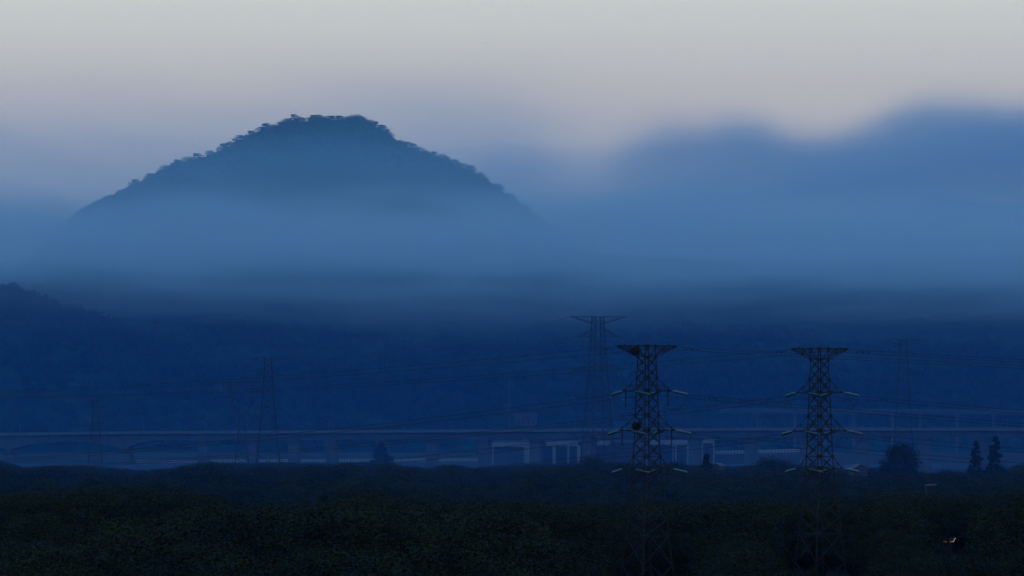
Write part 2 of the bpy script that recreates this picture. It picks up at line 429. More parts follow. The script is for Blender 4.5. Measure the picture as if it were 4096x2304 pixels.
T2 = corner_tower((p2.x, 846, 27.7), LT2, False)

# bird nests: untidy heaps of sticks lodged in the first tower
def nest(loc, rx, rz_, label, seed):
    rnd = random.Random(seed); m = MB()
    for i in range(420):
        a = rnd.uniform(0, 2 * math.pi); q = math.sqrt(rnd.random()); z = rnd.uniform(-1, 1)
        rr = q * rx * math.sqrt(max(.05, 1 - .75 * z * z)) * (1 if z > -.2 else .8)
        p = Vector((rr * math.cos(a), rr * math.sin(a), z * rz_))
        d = Vector((-math.sin(a) + rnd.uniform(-.6, .6), math.cos(a) + rnd.uniform(-.6, .6), rnd.uniform(-.35, .35))).normalized() * rnd.uniform(.2, .45)
        m.bar(p - d, p + d, rnd.uniform(.03, .055))
    m.lathe([(.05, -rz_ * .8), (rx * .6, -rz_ * .6), (rx * .75, 0), (rx * .6, rz_ * .5), (.05, rz_ * .35)], 12)
    o = m.put('bird_nest', M_twig, None, label=label, category='nest', group='bird nests on the left near pylon'); o.location = loc
import mathutils
m35 = Matrix.Translation((p1.x, 823, 28.0)) @ Matrix.Rotation(R(35), 4, 'Z')
nest(m35 @ Vector((-2.05, 0, 35.45)), .62, .50, 'large dark stick nest inside the top beam of the left near pylon', 3)
nest(m35 @ Vector((-1.95, -.1, 24.6)), .62, .50, 'dark stick nest on the middle crossarm of the left near pylon', 4)

# conductors: one object for each wire, with its vibration dampers
def damper_mesh():
    m = MB(); m.bar((0, 0, -.02), (0, 0, -.18), .07)
    m.tube([(-.45, 0, -.26), (-.2, 0, -.19), (.2, 0, -.19), (.45, 0, -.26)], .02, 4)
    for s in (-1, 1): m.tube([(s * .30, 0, -.24), (s * .58, 0, -.27)], .085, 7)
    return m.data('vibration_damper', M_rod)
DAMP = damper_mesh()
def wire(name, label, group, start, d, slope, curv, length, r, dampers, step=8):
    m = MB(); n = int(length / step); pts = []
    f = lambda t: Vector((d.x * t, d.y * t, -slope * t + curv * t * t))
    m.tube([f(length * i / n) for i in range(n + 1)], r, 4)
    o = m.put(name, M_cable, None, label=label, category='wire', group=group); o.location = start
    for t in dampers:
        q = put('vibration_damper', DAMP, o); q.location = f(t); q.rotation_euler = (0, 0, math.atan2(d.y, d.x))
    return o
lev = ['top', 'middle', 'lowest']
for T, lab, who in ((T1, LT1, 'left'), (T2, LT2, 'right')):
    mw = Matrix.Translation(T.location) @ Matrix.Rotation(R(35), 4, 'Z')
    for (l_, ai, sx, tag), (b, ang) in list(ends.items()):
        if l_ != lab: continue
        d = Vector((math.cos(ang + R(35)), math.sin(ang + R(35)), 0))
        side = 'leftward' if tag == 'L' else 'rightward'
        near = 'near' if sx < 0 else 'far'
        if ai == 'e':
            wire('earth_wire', f'thin earth wire running {side} from the {near} end of the {who} pylon\'s top beam', 'earth wires of the near pylons',
                 mw @ b, d, .06, .00011, 330 if tag == 'L' else 200, .030, (2.0, 3.0))
        else:
            wire('power_line', f'wire running {side} from the {near} tip of the {lev[ai]} crossarm of the {who} pylon', 'conductors of the near pylons',
                 mw @ b, d, .088, .00011, 330 if tag == 'L' else 200, .044, (3.6,))

# ================================================================== far pylons
def far_tower(px, d, top_py, label, H, s0, s1, arms, beam, rz=0., strings=True, top_h=.028, w=.22):
    p = P(px, top_py, d); gz = ground_z(p.x, d); H = p.z - gz
    t = thing('distant_pylon', label, 'pylon', (p.x, d, gz), rz, 'pylons fading into the haze')
    m = MB(); n = 13
    zs = [H * (1 - (1 - i / n) ** 1.35) for i in range(n + 1)]
    s = lambda z: s1 + (s0 - s1) * (1 - z / H) ** 1.25
    for i in range(n):
        a, b = zs[i], zs[i + 1]
        for sx, sy in ((-1, -1), (1, -1), (1, 1), (-1, 1)):
            m.bar((sx * s(a), sy * s(a), a), (sx * s(b), sy * s(b), b), w * 1.25)
            nx, ny = -sy, sx
            m.bar((sx * s(a), sy * s(a), a), (nx * s(b), ny * s(b), b), w * .6); m.bar((nx * s(a), ny * s(a), a), (sx * s(b), sy * s(b), b), w * .6)
            m.bar((sx * s(b), sy * s(b), b), (nx * s(b), ny * s(b), b), w * .5)
    m.put('lattice_body', M_steel, t)
    def arm(z, half, depth, nm, down):
        m = MB()
        zt = z + (0 if down else depth); zb = z - (depth if down else 0); zp = z
        for sx in (-1, 1):
            for sy in (-1, 1):
                q = s(z)
                m.bar((sx * q, sy * q, zt), (sx * half, sy * .2, zp), w * .8); m.bar((sx * q, sy * q, zb), (sx * half, sy * .2, zp), w * .8)
                for i in (1, 2, 3):
                    u = i / 4; x = q + (half - q) * u; y = sy * (q + (.2 - q) * u)
                    x2 = q + (half - q) * (i - 1) / 4; y2 = sy * (q + (.2 - q) * (i - 1) / 4)
                    za, zc = zt + (zp - zt) * u, zb + (zp - zb) * (i - 1) / 4
                    m.bar((sx * x, y, za), (sx * x2, y2, zc), w * .5)
        m.put(nm, M_steel, t)
    arm(H, beam, H * top_h * 1.6, 'top_beam', True)
    for z, half in arms:
        arm(H + z, half, H * top_h * 1.5, 'crossarm', False)
        if strings:
            for sx in (-1, 1):
                for dx in (-1, 1):
                    m = MB(); a = Vector((sx * half, 0, H + z)); b = a + Vector((dx * 2.2 if dx == sx else dx * 2.0, 0, -.55)) * (w / .22)
                    m.tube([a, b], .17 * w / .22, 6); m.put('insulator_string', M_glass, t)
    return t
k25 = 2500 / F
FT_A = far_tower(2392, 2500, 1266, 'tall faint pylon with the widest top beam, behind the left near pylon', 0, 6.8, 2.0, [(-79 * k25, 9.5), (-216 * k25, 12.5), (-330 * k25, 10.5)], 124 * k25, R(24), w=.25)
k23 = 2350 / F
FT_B = far_tower(3613, 2350, 1358, 'faint pylon rising behind the big round tree on the right', 0, 5.5, 1.3, [(-62 * k23, 5.0), (-140 * k23, 8.6), (-218 * k23, 7.4)], 71 * k23, R(-4), w=.17)
FT_C = far_tower(1073, 2300, 1431, 'faint pylon with flat top beam standing before the viaduct, left of centre', 0, 6, 1.3, [(-68 * 2300 / F, 4.6), (-138 * 2300 / F, 6.6), (-208 * 2300 / F, 6.2)], 61 * 2300 / F, R(6), w=.14)
FT_D = far_tower(382, 2600, 1600, 'short faint pylon with pale insulators above the arched viaduct spans', 0, 4.2, .9, [(-30 * 2600 / F, 6.2), (-104 * 2600 / F, 9.5)], 2.0, R(0), w=.13)
FT_E = far_tower(1530, 3700, 1395, 'hardly visible slim pylon against the dark slope near the centre', 0, 5, 1.1, [(-50 * 3700 / F, 5.), (-100 * 3700 / F, 6.)], 5, R(8), False, w=.12)
# cup-shaped pylon
def cup_tower(px, d, label):
    p = P(px, 1520, d); gz = ground_z(p.x, d); k = d / F; H = p.z - gz
    t = thing('distant_pylon', label, 'pylon', (p.x, d, gz), 0, 'pylons fading into the haze')
    zw = H - 142 * k; W = 42 * k; w = .17
    m = MB()
    for sx in (-1, 1):
        for sy in (-1, 1):
            q = .9
            m.bar((sx * 4.2, sy * 3.5, 0), (sx * .9, sy * .8, zw), w * 1.4)
            for i in range(8):
                a, b = i / 8, (i + 1) / 8
                f = lambda u, g: (g * (4.2 - 3.3 * u), sy * (3.5 - 2.7 * u), zw * u)
                m.bar(f(a, sx), f(b, -sx), w * .7)
    m.put('lower_body', M_steel, t)
    for sx in (-1, 1):
        m = MB()
        za = H - 95 * k
        for o_ in (-.7, .7):
            for y in (-.6, .6):
                m.bar((sx * .6, y, zw), (sx * (W + o_), y, za), w); m.bar((sx * (W + o_), y, za), (sx * (W - .2 + o_ * .8), y, H - 20 * k), w)
        for i in range(7):
            z = za + (H - 20 * k - za) * i / 7; z2 = za + (H - 20 * k - za) * (i + 1) / 7
            m.bar((sx * (W - .7), -.6, z), (sx * (W + .7), -.6, z2), w * .6); m.bar((sx * (W + .7), .6, z), (sx * (W - .7), .6, z2), w * .6)
        m.put('window_leg', M_steel, t)
    m = MB()
    for z in (H - 22 * k, H - 10 * k):
        for y in (-.6, .6): m.bar((-W - 5.2, y * .4, z), (W + 5.2, y * .4, z), w * 1.1)
    for i in range(16):
        x = -W - 5 + (2 * W + 10) * i / 16; m.bar((x, -.3, H - 22 * k), (x + (2 * W + 10) / 32, .3, H - 10 * k), w * .6)
    for sx in (-1, 1): m.bar((sx * W, 0, H - 10 * k), (sx * (W + 1.5), 0, H), w)
    m.put('bridge_beam', M_steel, t)
    for x in (-W - 5, 0, W + 5):
        m = MB(); m.tube([(x, 0, H - 22 * k), (x, 0, H - 22 * k - 3.2)], .16, 6); m.put('insulator_string', M_glass, t)
    return t
FT_F = cup_tower(968, 2700, 'cup-shaped faint pylon beside the flat-topped one on the left')
# long wires between the far pylons
def span_wire(a, b, sag, label, r=.055):
    m = MB(); n = 40
    pts = []
    for i in range(n + 1):
        u = i / n; p = a.lerp(b, u); p.z -= sag * 4 * u * (1 - u); pts.append(p - a)
    m.tube(pts, r, 4)
    o = m.put('power_line', M_cable, None, label=label, category='wire', group='faint far power lines'); o.location = a
for dz, wh in ((0, 'upper'), (-79 * k25, 'middle')):
    a = P(1010, 1431, 2300) + Vector((0, 0, dz * .9)); b = P(2280 if dz == 0 else 2305, 1266, 2500) + Vector((0, 0, dz))
    span_wire(a, b, 7, f'faint {wh} wire from the flat-topped pylon to the tall pylon')
for py, wh in ((1544, 'upper'), (1561, 'lower')):
    span_wire(P(-150, py + 28, 2450), P(930, py - 4, 2700), 2.5, f'faint {wh} wire leaving the cup-shaped pylon to the left')
for py, py2, wh in ((1420, 1452, 'upper'), (1440, 1466, 'lower')):
    span_wire(P(3690, py, 2350), P(4350, py2 + 8, 2250), 1.5, f'faint {wh} wire leaving the pylon behind the round tree to the right')

# slim mast on the plain behind the viaduct
p = P(2037, 1505, 3620); gz = ground_z(p.x, 3620)
t = thing('lattice_mast', 'thin grey mast with a short cross bar beyond the viaduct', 'mast', (p.x, 3620, gz))
m = MB(); h = p.z - gz
for a in range(3):
    c0, s0 = math.cos(a * 2.094), math.sin(a * 2.094)
    m.bar((c0 * .9, s0 * .9, 0), (c0 * .25, s0 * .25, h), .13)
    for i in range(18):
        u, v = i / 18, (i + 1) / 18; c1, s1 = math.cos((a + 1) * 2.094), math.sin((a + 1) * 2.094)
        ru, rv = .9 - .65 * u, .9 - .65 * v
        m.bar((c0 * ru, s0 * ru, h * u), (c1 * rv, s1 * rv, h * v), .06)
m.put('shaft', M_conc_pale, t)
m = MB(); zc = P(0, 1637, 3620).z - gz; m.bar((-2.6, 0, zc), (.6, 0, zc), .35); m.put('cross_bar', M_conc_pale, t)

# ================================================================== railway viaduct
def V(px, py):                       # along the viaduct the distance shrinks from 3.6 km (left) to 3.2 km (right)
    return P(px, py, 3600 - 400 * px / 4096)
VROW = [(-400, 1746), (0, 1741), (600, 1734), (1160, 1732), (1960, 1727), (2300, 1724), (3280, 1721), (4096, 1722), (4500, 1724)]
vdir = (V(4096, 1500) - V(0, 1500)); vdir.z = 0; vdir.normalize(); vnorm = Vector((vdir.y, -vdir.x, 0))   # towards the camera
if vnorm.y > 0: vnorm = -vnorm
viaduct = thing('railway_viaduct', 'long grey concrete railway viaduct crossing the whole valley on many piers', 'viaduct', (0, 3400, 0))
VO = Vector((0, 3400, 0))
deck = lambda px: V(px, lerp_table(VROW, px))
PIERS = [-330, 42, 507, 815, 1010, 1178, 1330, 1530, 1730, 1940, 2145, 2355, 2568, 2781, 3005, 3225, 3450, 3698, 3935, 4190]
ARCH = {-330: 1768, 42: 1800, 507: 1800}
def girder(pa, pb, da, db):
    n = 14 if da != db or da > 31 else 1
    m = MB(); rings = []
    for i in range(n + 1):
        u = i / n; px = pa + (pb - pa) * u; c = deck(px) - VO
        k = (3600 - 400 * px / 4096) / F
        mid = 27 * k
        if n == 1: dep = mid
        else:
            e = da if u < .5 else db
            dep = mid + (e * k - mid) * abs(2 * u - 1) ** 1.9 if e > 30 else mid
        ring = []
        for off, z in ((6.1, 0), (6.1, -.35), (3.3, -.8), (3.0, -dep), (-3.0, -dep), (-3.3, -.8), (-6.1, -.35), (-6.1, 0)):
            ring.append(c + vnorm * off + Vector((0, 0, z)))
        rings.append(ring)
    v = [p for r in rings for p in r]; f = []
    for i in range(n):
        for j in range(8): f.append((i * 8 + j, i * 8 + (j + 1) % 8, (i + 1) * 8 + (j + 1) % 8, (i + 1) * 8 + j))
    f.append(tuple(range(8))[::-1]); f.append(tuple(n * 8 + j for j in range(8)))
    m.add(v, f); return m.put('girder', M_conc, viaduct)
depth_at = {}
for px in PIERS: depth_at[px] = (ARCH[px] - 1741 if px in ARCH else 27)
for a, b in zip(PIERS, PIERS[1:]):
    girder(a + .6, b - .6, depth_at[a], depth_at[b] if b in ARCH else (27 if a not in ARCH else 27))
    # parapet of each span: pale slabs standing on the deck edge
    for sg in (1, -1):
        m = MB()
        n = 6
        for i in range(n):
            q0 = a + (b - a) * i / n + .4; q1 = a + (b - a) * (i + 1) / n - .4
            A = deck(q0) - VO + vnorm * sg * 5.9; B = deck(q1) - VO + vnorm * sg * 5.9
            th = vnorm * .15; H = Vector((0, 0, 1.5)); z0 = Vector((0, 0, .005))
            m.add([A + th + z0, B + th + z0, B - th + z0, A - th + z0, A + th + H, B + th + H, B - th + H, A - th + H], [(0, 3, 2, 1), (4, 5, 6, 7), (0, 1, 5, 4), (1, 2, 6, 5), (2, 3, 7, 6), (3, 0, 4, 7)])
        m.put('parapet', M_conc_pale, viaduct)
for px in PIERS:
    c = deck(px) - VO; k = (3600 - 400 * px / 4096) / F; top = c.z - depth_at[px] * k
    gz = ground_z(c.x, 3400) - 1
    m = MB(); hw = 3.6 if px not in ARCH else 4.2
    def slab(z0, z1, w0, w1, t0, t1):
        ring = []
        for z, w_, t_ in ((z0, w0, t0), (z1, w1, t1)):
            for a_, b_ in ((-1, -1), (1, -1), (1, 1), (-1, 1)):
                ring.append(Vector((c.x, c.y, z)) + vdir * a_ * w_ + vnorm * b_ * t_)
        m.add(ring, [(3, 2, 1, 0), (4, 5, 6, 7), (0, 1, 5, 4), (1, 2, 6, 5), (2, 3, 7, 6), (3, 0, 4, 7)])
    slab(gz, top - 3.2, hw, hw * .98, 1.8, 1.7); slab(top - 3.2, top - .4, hw * .98, hw * 1.12, 1.7, 3.1); slab(top - .4, top - .01, hw * .8, hw * .8, 2.4, 2.4)
    m.put('pier', M_conc, viaduct)
POLE = MB(); POLE.tube([(0, 0, 0), (0, 0, 7.4)], [.17, .12], 6); POLE.bar((0, 0, 6.2), (2.4, 0, 6.9), .09); POLE.bar((0, 0, 5.4), (2.4, 0, 6.2), .07)
PD = POLE.data('catenary_pole', M_conc_pale)
for i in range(-1, 18):
    px = 60 + 247 * i; c = deck(px) - VO + vnorm * -5.2
    o = put('catenary_pole', PD, viaduct); o.location = c; o.rotation_euler = (0, 0, math.atan2(vnorm.y, vnorm.x))

# second viaduct, farther off on the right
v2 = thing('road_viaduct', 'faint pale viaduct on slim piers behind the railway, at the right edge', 'viaduct', (200, 3880, 0))
O2 = Vector((200, 3880, 0))
D2 = lambda px: P(px, lerp_table([(2850, 1640), (3100, 1641), (3500, 1641), (4096, 1646), (4400, 1652)], px), 3960 - 120 * (px - 2880) / 1200)
pp = [2880, 3030, 3180, 3300, 3415, 3570, 3682, 3828, 3975, 4125, 4270]
for a, b in zip(pp, pp[1:]):
    m = MB(); A = D2(a + .5) - O2; B = D2(b - .5) - O2
    m.add([A + Vector((0, -4, -2.2)), B + Vector((0, -4, -2.2)), B + Vector((0, 4, -2.2)), A + Vector((0, 4, -2.2)), A + Vector((0, -5, 0)), B + Vector((0, -5, 0)), B + Vector((0, 5, 0)), A + Vector((0, 5, 0))],
          [(0, 3, 2, 1), (4, 5, 6, 7), (0, 1, 5, 4), (1, 2, 6, 5), (2, 3, 7, 6), (3, 0, 4, 7)])
    m.put('girder', M_conc, v2)
    m = MB(); m.bar(A + Vector((0, -4.9, .55)), B + Vector((0, -4.9, .55)), .25, 1.08); m.put('guard_rail', M_conc, v2)
for px in pp[1:]:
    c = D2(px) - O2; m = MB(); m.box((c.x - .95, c.y - 1.5, 2), (c.x + .95, c.y + 1.5, c.z - 3.3)); m.box((c.x - 1.7, c.y - 3.4, c.z - 3.29), (c.x + 1.7, c.y + 3.4, c.z - 2.21)); m.put('pier', M_conc, v2)

# ================================================================== road, fence and hall behind the viaduct
M_band = mat_pbr('gravel_road', (.042, .05, .056), .95, var=.2, scale=.05, spec=0)
def strip(name, d0, d1, x0, x1, lift, mat):
    xs_ = frange(x0, x1, 60); ys_ = frange(d0, d1, 6)
    put(name, grid_mesh(name, xs_, ys_, lambda x, y: ground_z(x, y) + lift, mat), kind='structure')
strip('road', 3290, 3560, -420, 420, .35, M_band)
POST = box_mesh('fence_post', (-.13, -.13, 0), (.13, .13, 2.3), M_rod)
def fence(pa, pb, d, pyb, label):
    t = thing('railing_fence', label, 'fence', (P(pa, 0, d).x, d, 0), 0, 'white fences along the road')
    O = Vector(t.location); n = max(1, round((pb - pa) / 12.4))
    for i in range(n + 1):
        q = P(pa + (pb - pa) * i / n, pyb(pa + (pb - pa) * i / n), d) - O
        o = put('fence_post', POST, t); o.location = q + Vector((0, -.2, -.15))
        if i < n:
            q2 = P(pa + (pb - pa) * (i + 1) / n, pyb(pa + (pb - pa) * (i + 1) / n), d) - O
            for z in (.15, 1.2):
                m_name = 'fence_panel'
                m = MB(); A, B = q + Vector((.12, 0, z)), q2 + Vector((-.12, 0, z)); hgt = Vector((0, 0, .82)); th = Vector((0, .06, 0))
                m.add([A, B, B + th, A + th, A + hgt, B + hgt, B + th + hgt, A + th + hgt], [(0, 3, 2, 1), (4, 5, 6, 7), (0, 1, 5, 4), (1, 2, 6, 5), (2, 3, 7, 6), (3, 0, 4, 7)])
                m.put(m_name, M_white, t)
fence(545, 1962, 3575, lambda x: 1853 - (x - 545) * .0055, 'long white panel fence seen between the viaduct piers left of the hall')
fence(2862, 3215, 3500, lambda x: 1817 - (x - 2862) * .025, 'short white panel fence between hall and right near pylon')
# a low bank carries the right-hand fence
m = MB(); a = P(2862, 1818, 3500); b = P(4300, 1806, 3500)
m.add([(a.x - 2, 3497, 0), (b.x, 3497, 0), (b.x, 3540, 0), (a.x - 2, 3540, 0), (a.x, 3499, a.z), (b.x, 3499, a.z + .6), (b.x, 3538, a.z + .6), (a.x, 3538, a.z)], [(0, 3, 2, 1), (4, 5, 6, 7), (0, 1, 5, 4), (1, 2, 6, 5), (2, 3, 7, 6), (3, 0, 4, 7)])
m.put('road_bank', M_band, None, kind='structure')

M_hall = mat_pbr('hall_paint', (.12, .138, .15), .9, var=.15, scale=.2, spec=.1)
HD = 3480.0
hall = thing('long_hall', 'long pale hall with white fascia and columns behind the viaduct piers', 'building', (P(2410, 0, HD).x, HD, 0))
HO = Vector((P(2410, 0, HD).x, HD, 0))
HT = lambda px: 1770 - (px - 1968) * .0145           # top edge of the fascia
def hp(px, py): q = P(px, py, HD) - HO; return q.x, q.z
def hbox(name, mat, pa, pb, ya, yb, y0, y1, parent=hall):
    x0, z1 = hp(pa, ya); x1, z0 = hp(pb, yb); m = MB(); m.box((x0, y0, z0), (x1, y1, z1)); return m.put(name, mat, parent)
hbox('rear_wall', M_dark, 1969, 2857, 1772, 1872, 6, 20)
hbox('roof', M_roof, 1966, 2860, 1764, 1771, 5.5, 21)
for pa, pb in ((1968, 2118), (2185, 2312), (2388, 2440), (2560, 2758), (2806, 2858)):
    hbox('fascia', M_hall, pa, pb, HT(pa) - 1, HT(pa) + 17, 0, 1.2)
for pa, pb in ((1968, 1977), (2095, 2118), (2210, 2223), (2269, 2277), (2308, 2322), (2700, 2707), (2748, 2755), (2852, 2858), (2690, 2694), (2808, 2812)):
    hbox('column', M_hall, pa, pb, HT(pa) + 17.1, 1872, .1, 1.1)
for pa, pb in ((2696, 2752), (2812, 2852), (2120, 2170), (2224, 2268)):
    n = int((pb - pa) / 5)
    for i in range(n):
        q = pa + (pb - pa) * i / n
        hbox('slat', M_conc, q, q + 2.2, HT(pa) + 17.1, 1862 if pa > 2500 else 1790, 1.3, 1.7)
hbox('rear_panel', M_conc, 1980, 2094, 1800, 1868, 3, 3.3)

M_soot = mat_pbr('stained_render', (.05, .052, .056), .9, var=.4, scale=.2, spec=0)
# pale house half hidden by trees on the slope foot
q = P(2103, 1700, 3800); t = thing('pale_house', 'small pale flat-fronted house in the trees above the viaduct', 'house', (q.x, 3800, 0))
k = 3800 / F
m = MB(); m.box((-44 * k, 0, 3), (44 * k, 8, q.z + 38 * k)); m.put('wall', M_soot, t)
m = MB(); m.box((-48 * k, -.6, q.z + 38.1 * k), (48 * k, 8.6, q.z + 46 * k)); m.put('roof', M_conc, t)
for i in range(4):
    m = MB(); x = (-33 + i * 20) * k; m.box((x, -.05, q.z + 5 * k), (x + 8 * k, .2, q.z + 22 * k)); m.put('window', M_dark, t)

# small roofs among the mid-distance trees
def gable(px, py, d, w_px, label, rz, hh=3.0, mat=M_roof):
    q = P(px, py, d); gz = ground_z(q.x, d); k = d / F; W = w_px * k / 2; ez = q.z - gz - W * .55
    t = thing('village_house', label, 'house', (q.x, d, gz), rz)
    m = MB(); m.box((-W * .9, -3, 0), (W * .9, 3, ez)); m.put('wall', M_conc, t)
    m = MB(); T = .18
    z1 = ez + W * .55
    for s in (-1, 1):
        m.add([(0, -3.5, z1), (s * W * 1.08, -3.5, ez - .1), (s * W * 1.08, 3.5, ez - .1), (0, 3.5, z1), (0, -3.5, z1 + T), (s * W * 1.08, -3.5, ez - .1 + T), (s * W * 1.08, 3.5, ez - .1 + T), (0, 3.5, z1 + T)],
              [(0, 1, 2, 3), (4, 7, 6, 5), (0, 4, 5, 1), (1, 5, 6, 2), (2, 6, 7, 3), (3, 7, 4, 0)])
    m.put('roof', mat, t)
    m = MB(); m.add([(-W * .9, -3, ez), (W * .9, -3, ez), (0, -3, z1 - .05), (-W * .9, 3, ez), (W * .9, 3, ez), (0, 3, z1 - .05)], [(0, 1, 2), (5, 4, 3), (0, 2, 5, 3), (1, 4, 5, 2)]); m.put('gable', M_conc, t)
    m = MB(); m.box((-.5, -3.05, .1), (.5, -2.95, 2.1)); m.put('door', M_dark, t)
gable(3432, 1858, 1950, 62, 'grey gabled roof edge showing beside the right near pylon', R(14))
gable(2872, 1853, 2100, 40, 'small pale roof right of the cone-shaped tree', R(-20))
q = P(3725, 1938, 1300); gz = ground_z(q.x, 1300); t = thing('shed', 'low shed with a thin pale roof line in the trees at right', 'shed', (q.x, 1300, gz)); k = 1300 / F; h = q.z - gz
m = MB(); m.box((-19 * k, .2, 0), (19 * k, 3, h - .35)); m.put('wall', M_dark, t)
m = MB(); m.add([(-21 * k, -.2, h - .3), (21 * k, -.2, h - .22), (21 * k, 3.3, h - .1), (-21 * k, 3.3, h - .18), (-21 * k, -.2, h - .16), (21 * k, -.2, h - .08), (21 * k, 3.3, h + .04), (-21 * k, 3.3, h - .04)],
    [(0, 3, 2, 1), (4, 5, 6, 7), (0, 1, 5, 4), (1, 2, 6, 5), (2, 3, 7, 6), (3, 0, 4, 7)]); m.put('roof', M_roof, t)

# poles at the lower right
def pole(px, d, top_py, label, extra):
    q = P(px, top_py, d); gz = ground_z(q.x, d)
    t = thing('utility_pole', label, 'pole', (q.x, d, gz), 0, 'utility poles at lower right')
    h = q.z - gz; m = MB(); m.tube([(0, 0, 0), (.06, 0, h)], [.2, .11], 10); m.put('shaft', M_pole, t)
    if extra:
        m = MB(); m.bar((-.55, 0, h - 3.0), (.75, 0, h - 3.0), .08); m.put('cross_arm', M_pole, t)
        for x in (-.5, .1, .65): m = MB(); m.lathe([(.03, 0), (.06, .05), (.05, .14), (.01, .18)], 8); o = m.put('insulator', M_rod, t); o.location = (x, 0, h - 2.97)
    else:
        m = MB(); m.box((-.12, -.12, h), (.16, .12, h + .05)); m.put('cap', M_pole, t)
pole(3790, 700, 2115, 'dark pole standing in front of the lit eave', False)
pole(3944, 700, 2085, 'taller dark pole with a small cross arm at lower right', True)

# hut with a string of warm bulbs along its eave
M_bulb = bpy.data.materials.new('warm_bulb'); M_bulb.use_nodes = True
b_ = M_bulb.node_tree.nodes['Principled BSDF']; b_.inputs['Emission Color'].default_value = (1, .60, .16, 1); b_.inputs['Emission Strength'].default_value = .45; b_.inputs['Base Color'].default_value = (.05, .035, .01, 1); b_.inputs['Specular IOR Level'].default_value = .1
d = 1080.0; k = d / F; q = P(3775, 2168, d); gz = ground_z(q.x, d)
t = thing('lit_hut', 'small dark hut with a string of warm yellow bulbs along its eave', 'hut', (q.x, d, gz))
h = q.z - gz; W = 38 * k
m = MB(); m.box((.1, .3, 0), (W - .1, 3.0, h - .02)); m.put('wall', M_dark, t)
m = MB(); m.add([(-.1, 0, h + .02), (W, 0, h + .02), (W + 13 * k, 3.2, h + 13 * k), (-.1, 3.2, h + 13 * k), (-.1, 0, h + .16), (W, 0, h + .16), (W + 13 * k, 3.2, h + 13 * k + .14), (-.1, 3.2, h + 13 * k + .14)],
                [(0, 3, 2, 1), (4, 5, 6, 7), (0, 1, 5, 4), (1, 2, 6, 5), (2, 3, 7, 6), (3, 0, 4, 7)]); m.put('roof', M_dark, t)
BM = MB(); BM.lathe([(.002, -.075), (.05, -.055), (.075, 0), (.05, .055), (.002, .075)], 8); BD = BM.data('bulb', M_bulb, True)
for i in (0, 1, 2, 3, 4, 9, 12, 13, 15):
    o = put('bulb', BD, t); o.location = (i * W / 16, -.12, h + .05)
for i in range(7):
    u = i / 6; o = put('bulb', BD, t); o.location = (W + 13 * k * u + .02, 3.2 * u - .13, h + .06 + 13 * k * u)

# bird high in the sky
q = P(1943, 173, 700); m = MB()
m.tube([(0, -.26, 0), (0, -.12, .01), (0, .05, .02), (0, .18, .02), (0, .27, .03), (0, .32, .025)], [.012, .05, .07, .055, .045, .008], 8)
bird = thing('bird', 'tiny dark bird flying high in the grey sky', 'bird', q, R(70)); bird.scale = (.45, .45, .45)
m.put('body', M_feather, bird)
for s in (-1, 1):
    m = MB(); m.add([(s * .04, .10, .03), (s * .04, -.08, .02), (s * .26, -.02, .16), (s * .25, .12, .17), (s * .46, -.06, .13), (s * .04, .10, .045), (s * .04, -.08, .035), (s * .26, -.02, .172), (s * .25, .12, .182), (s * .46, -.06, .138)],
                    [(0, 1, 2, 3), (3, 2, 4), (5, 8, 7, 6), (8, 9, 7), (0, 3, 8, 5), (1, 6, 7, 2), (3, 4, 9, 8), (2, 7, 9, 4)]); m.put('wing', M_feather, bird)

# low slack cable through the trees at left
a = P(-60, 2099, 980); b = P(352, 2085, 1000)
span_wire(a, b, .3, 'faint low cable crossing the dark trees at the left edge', .03)

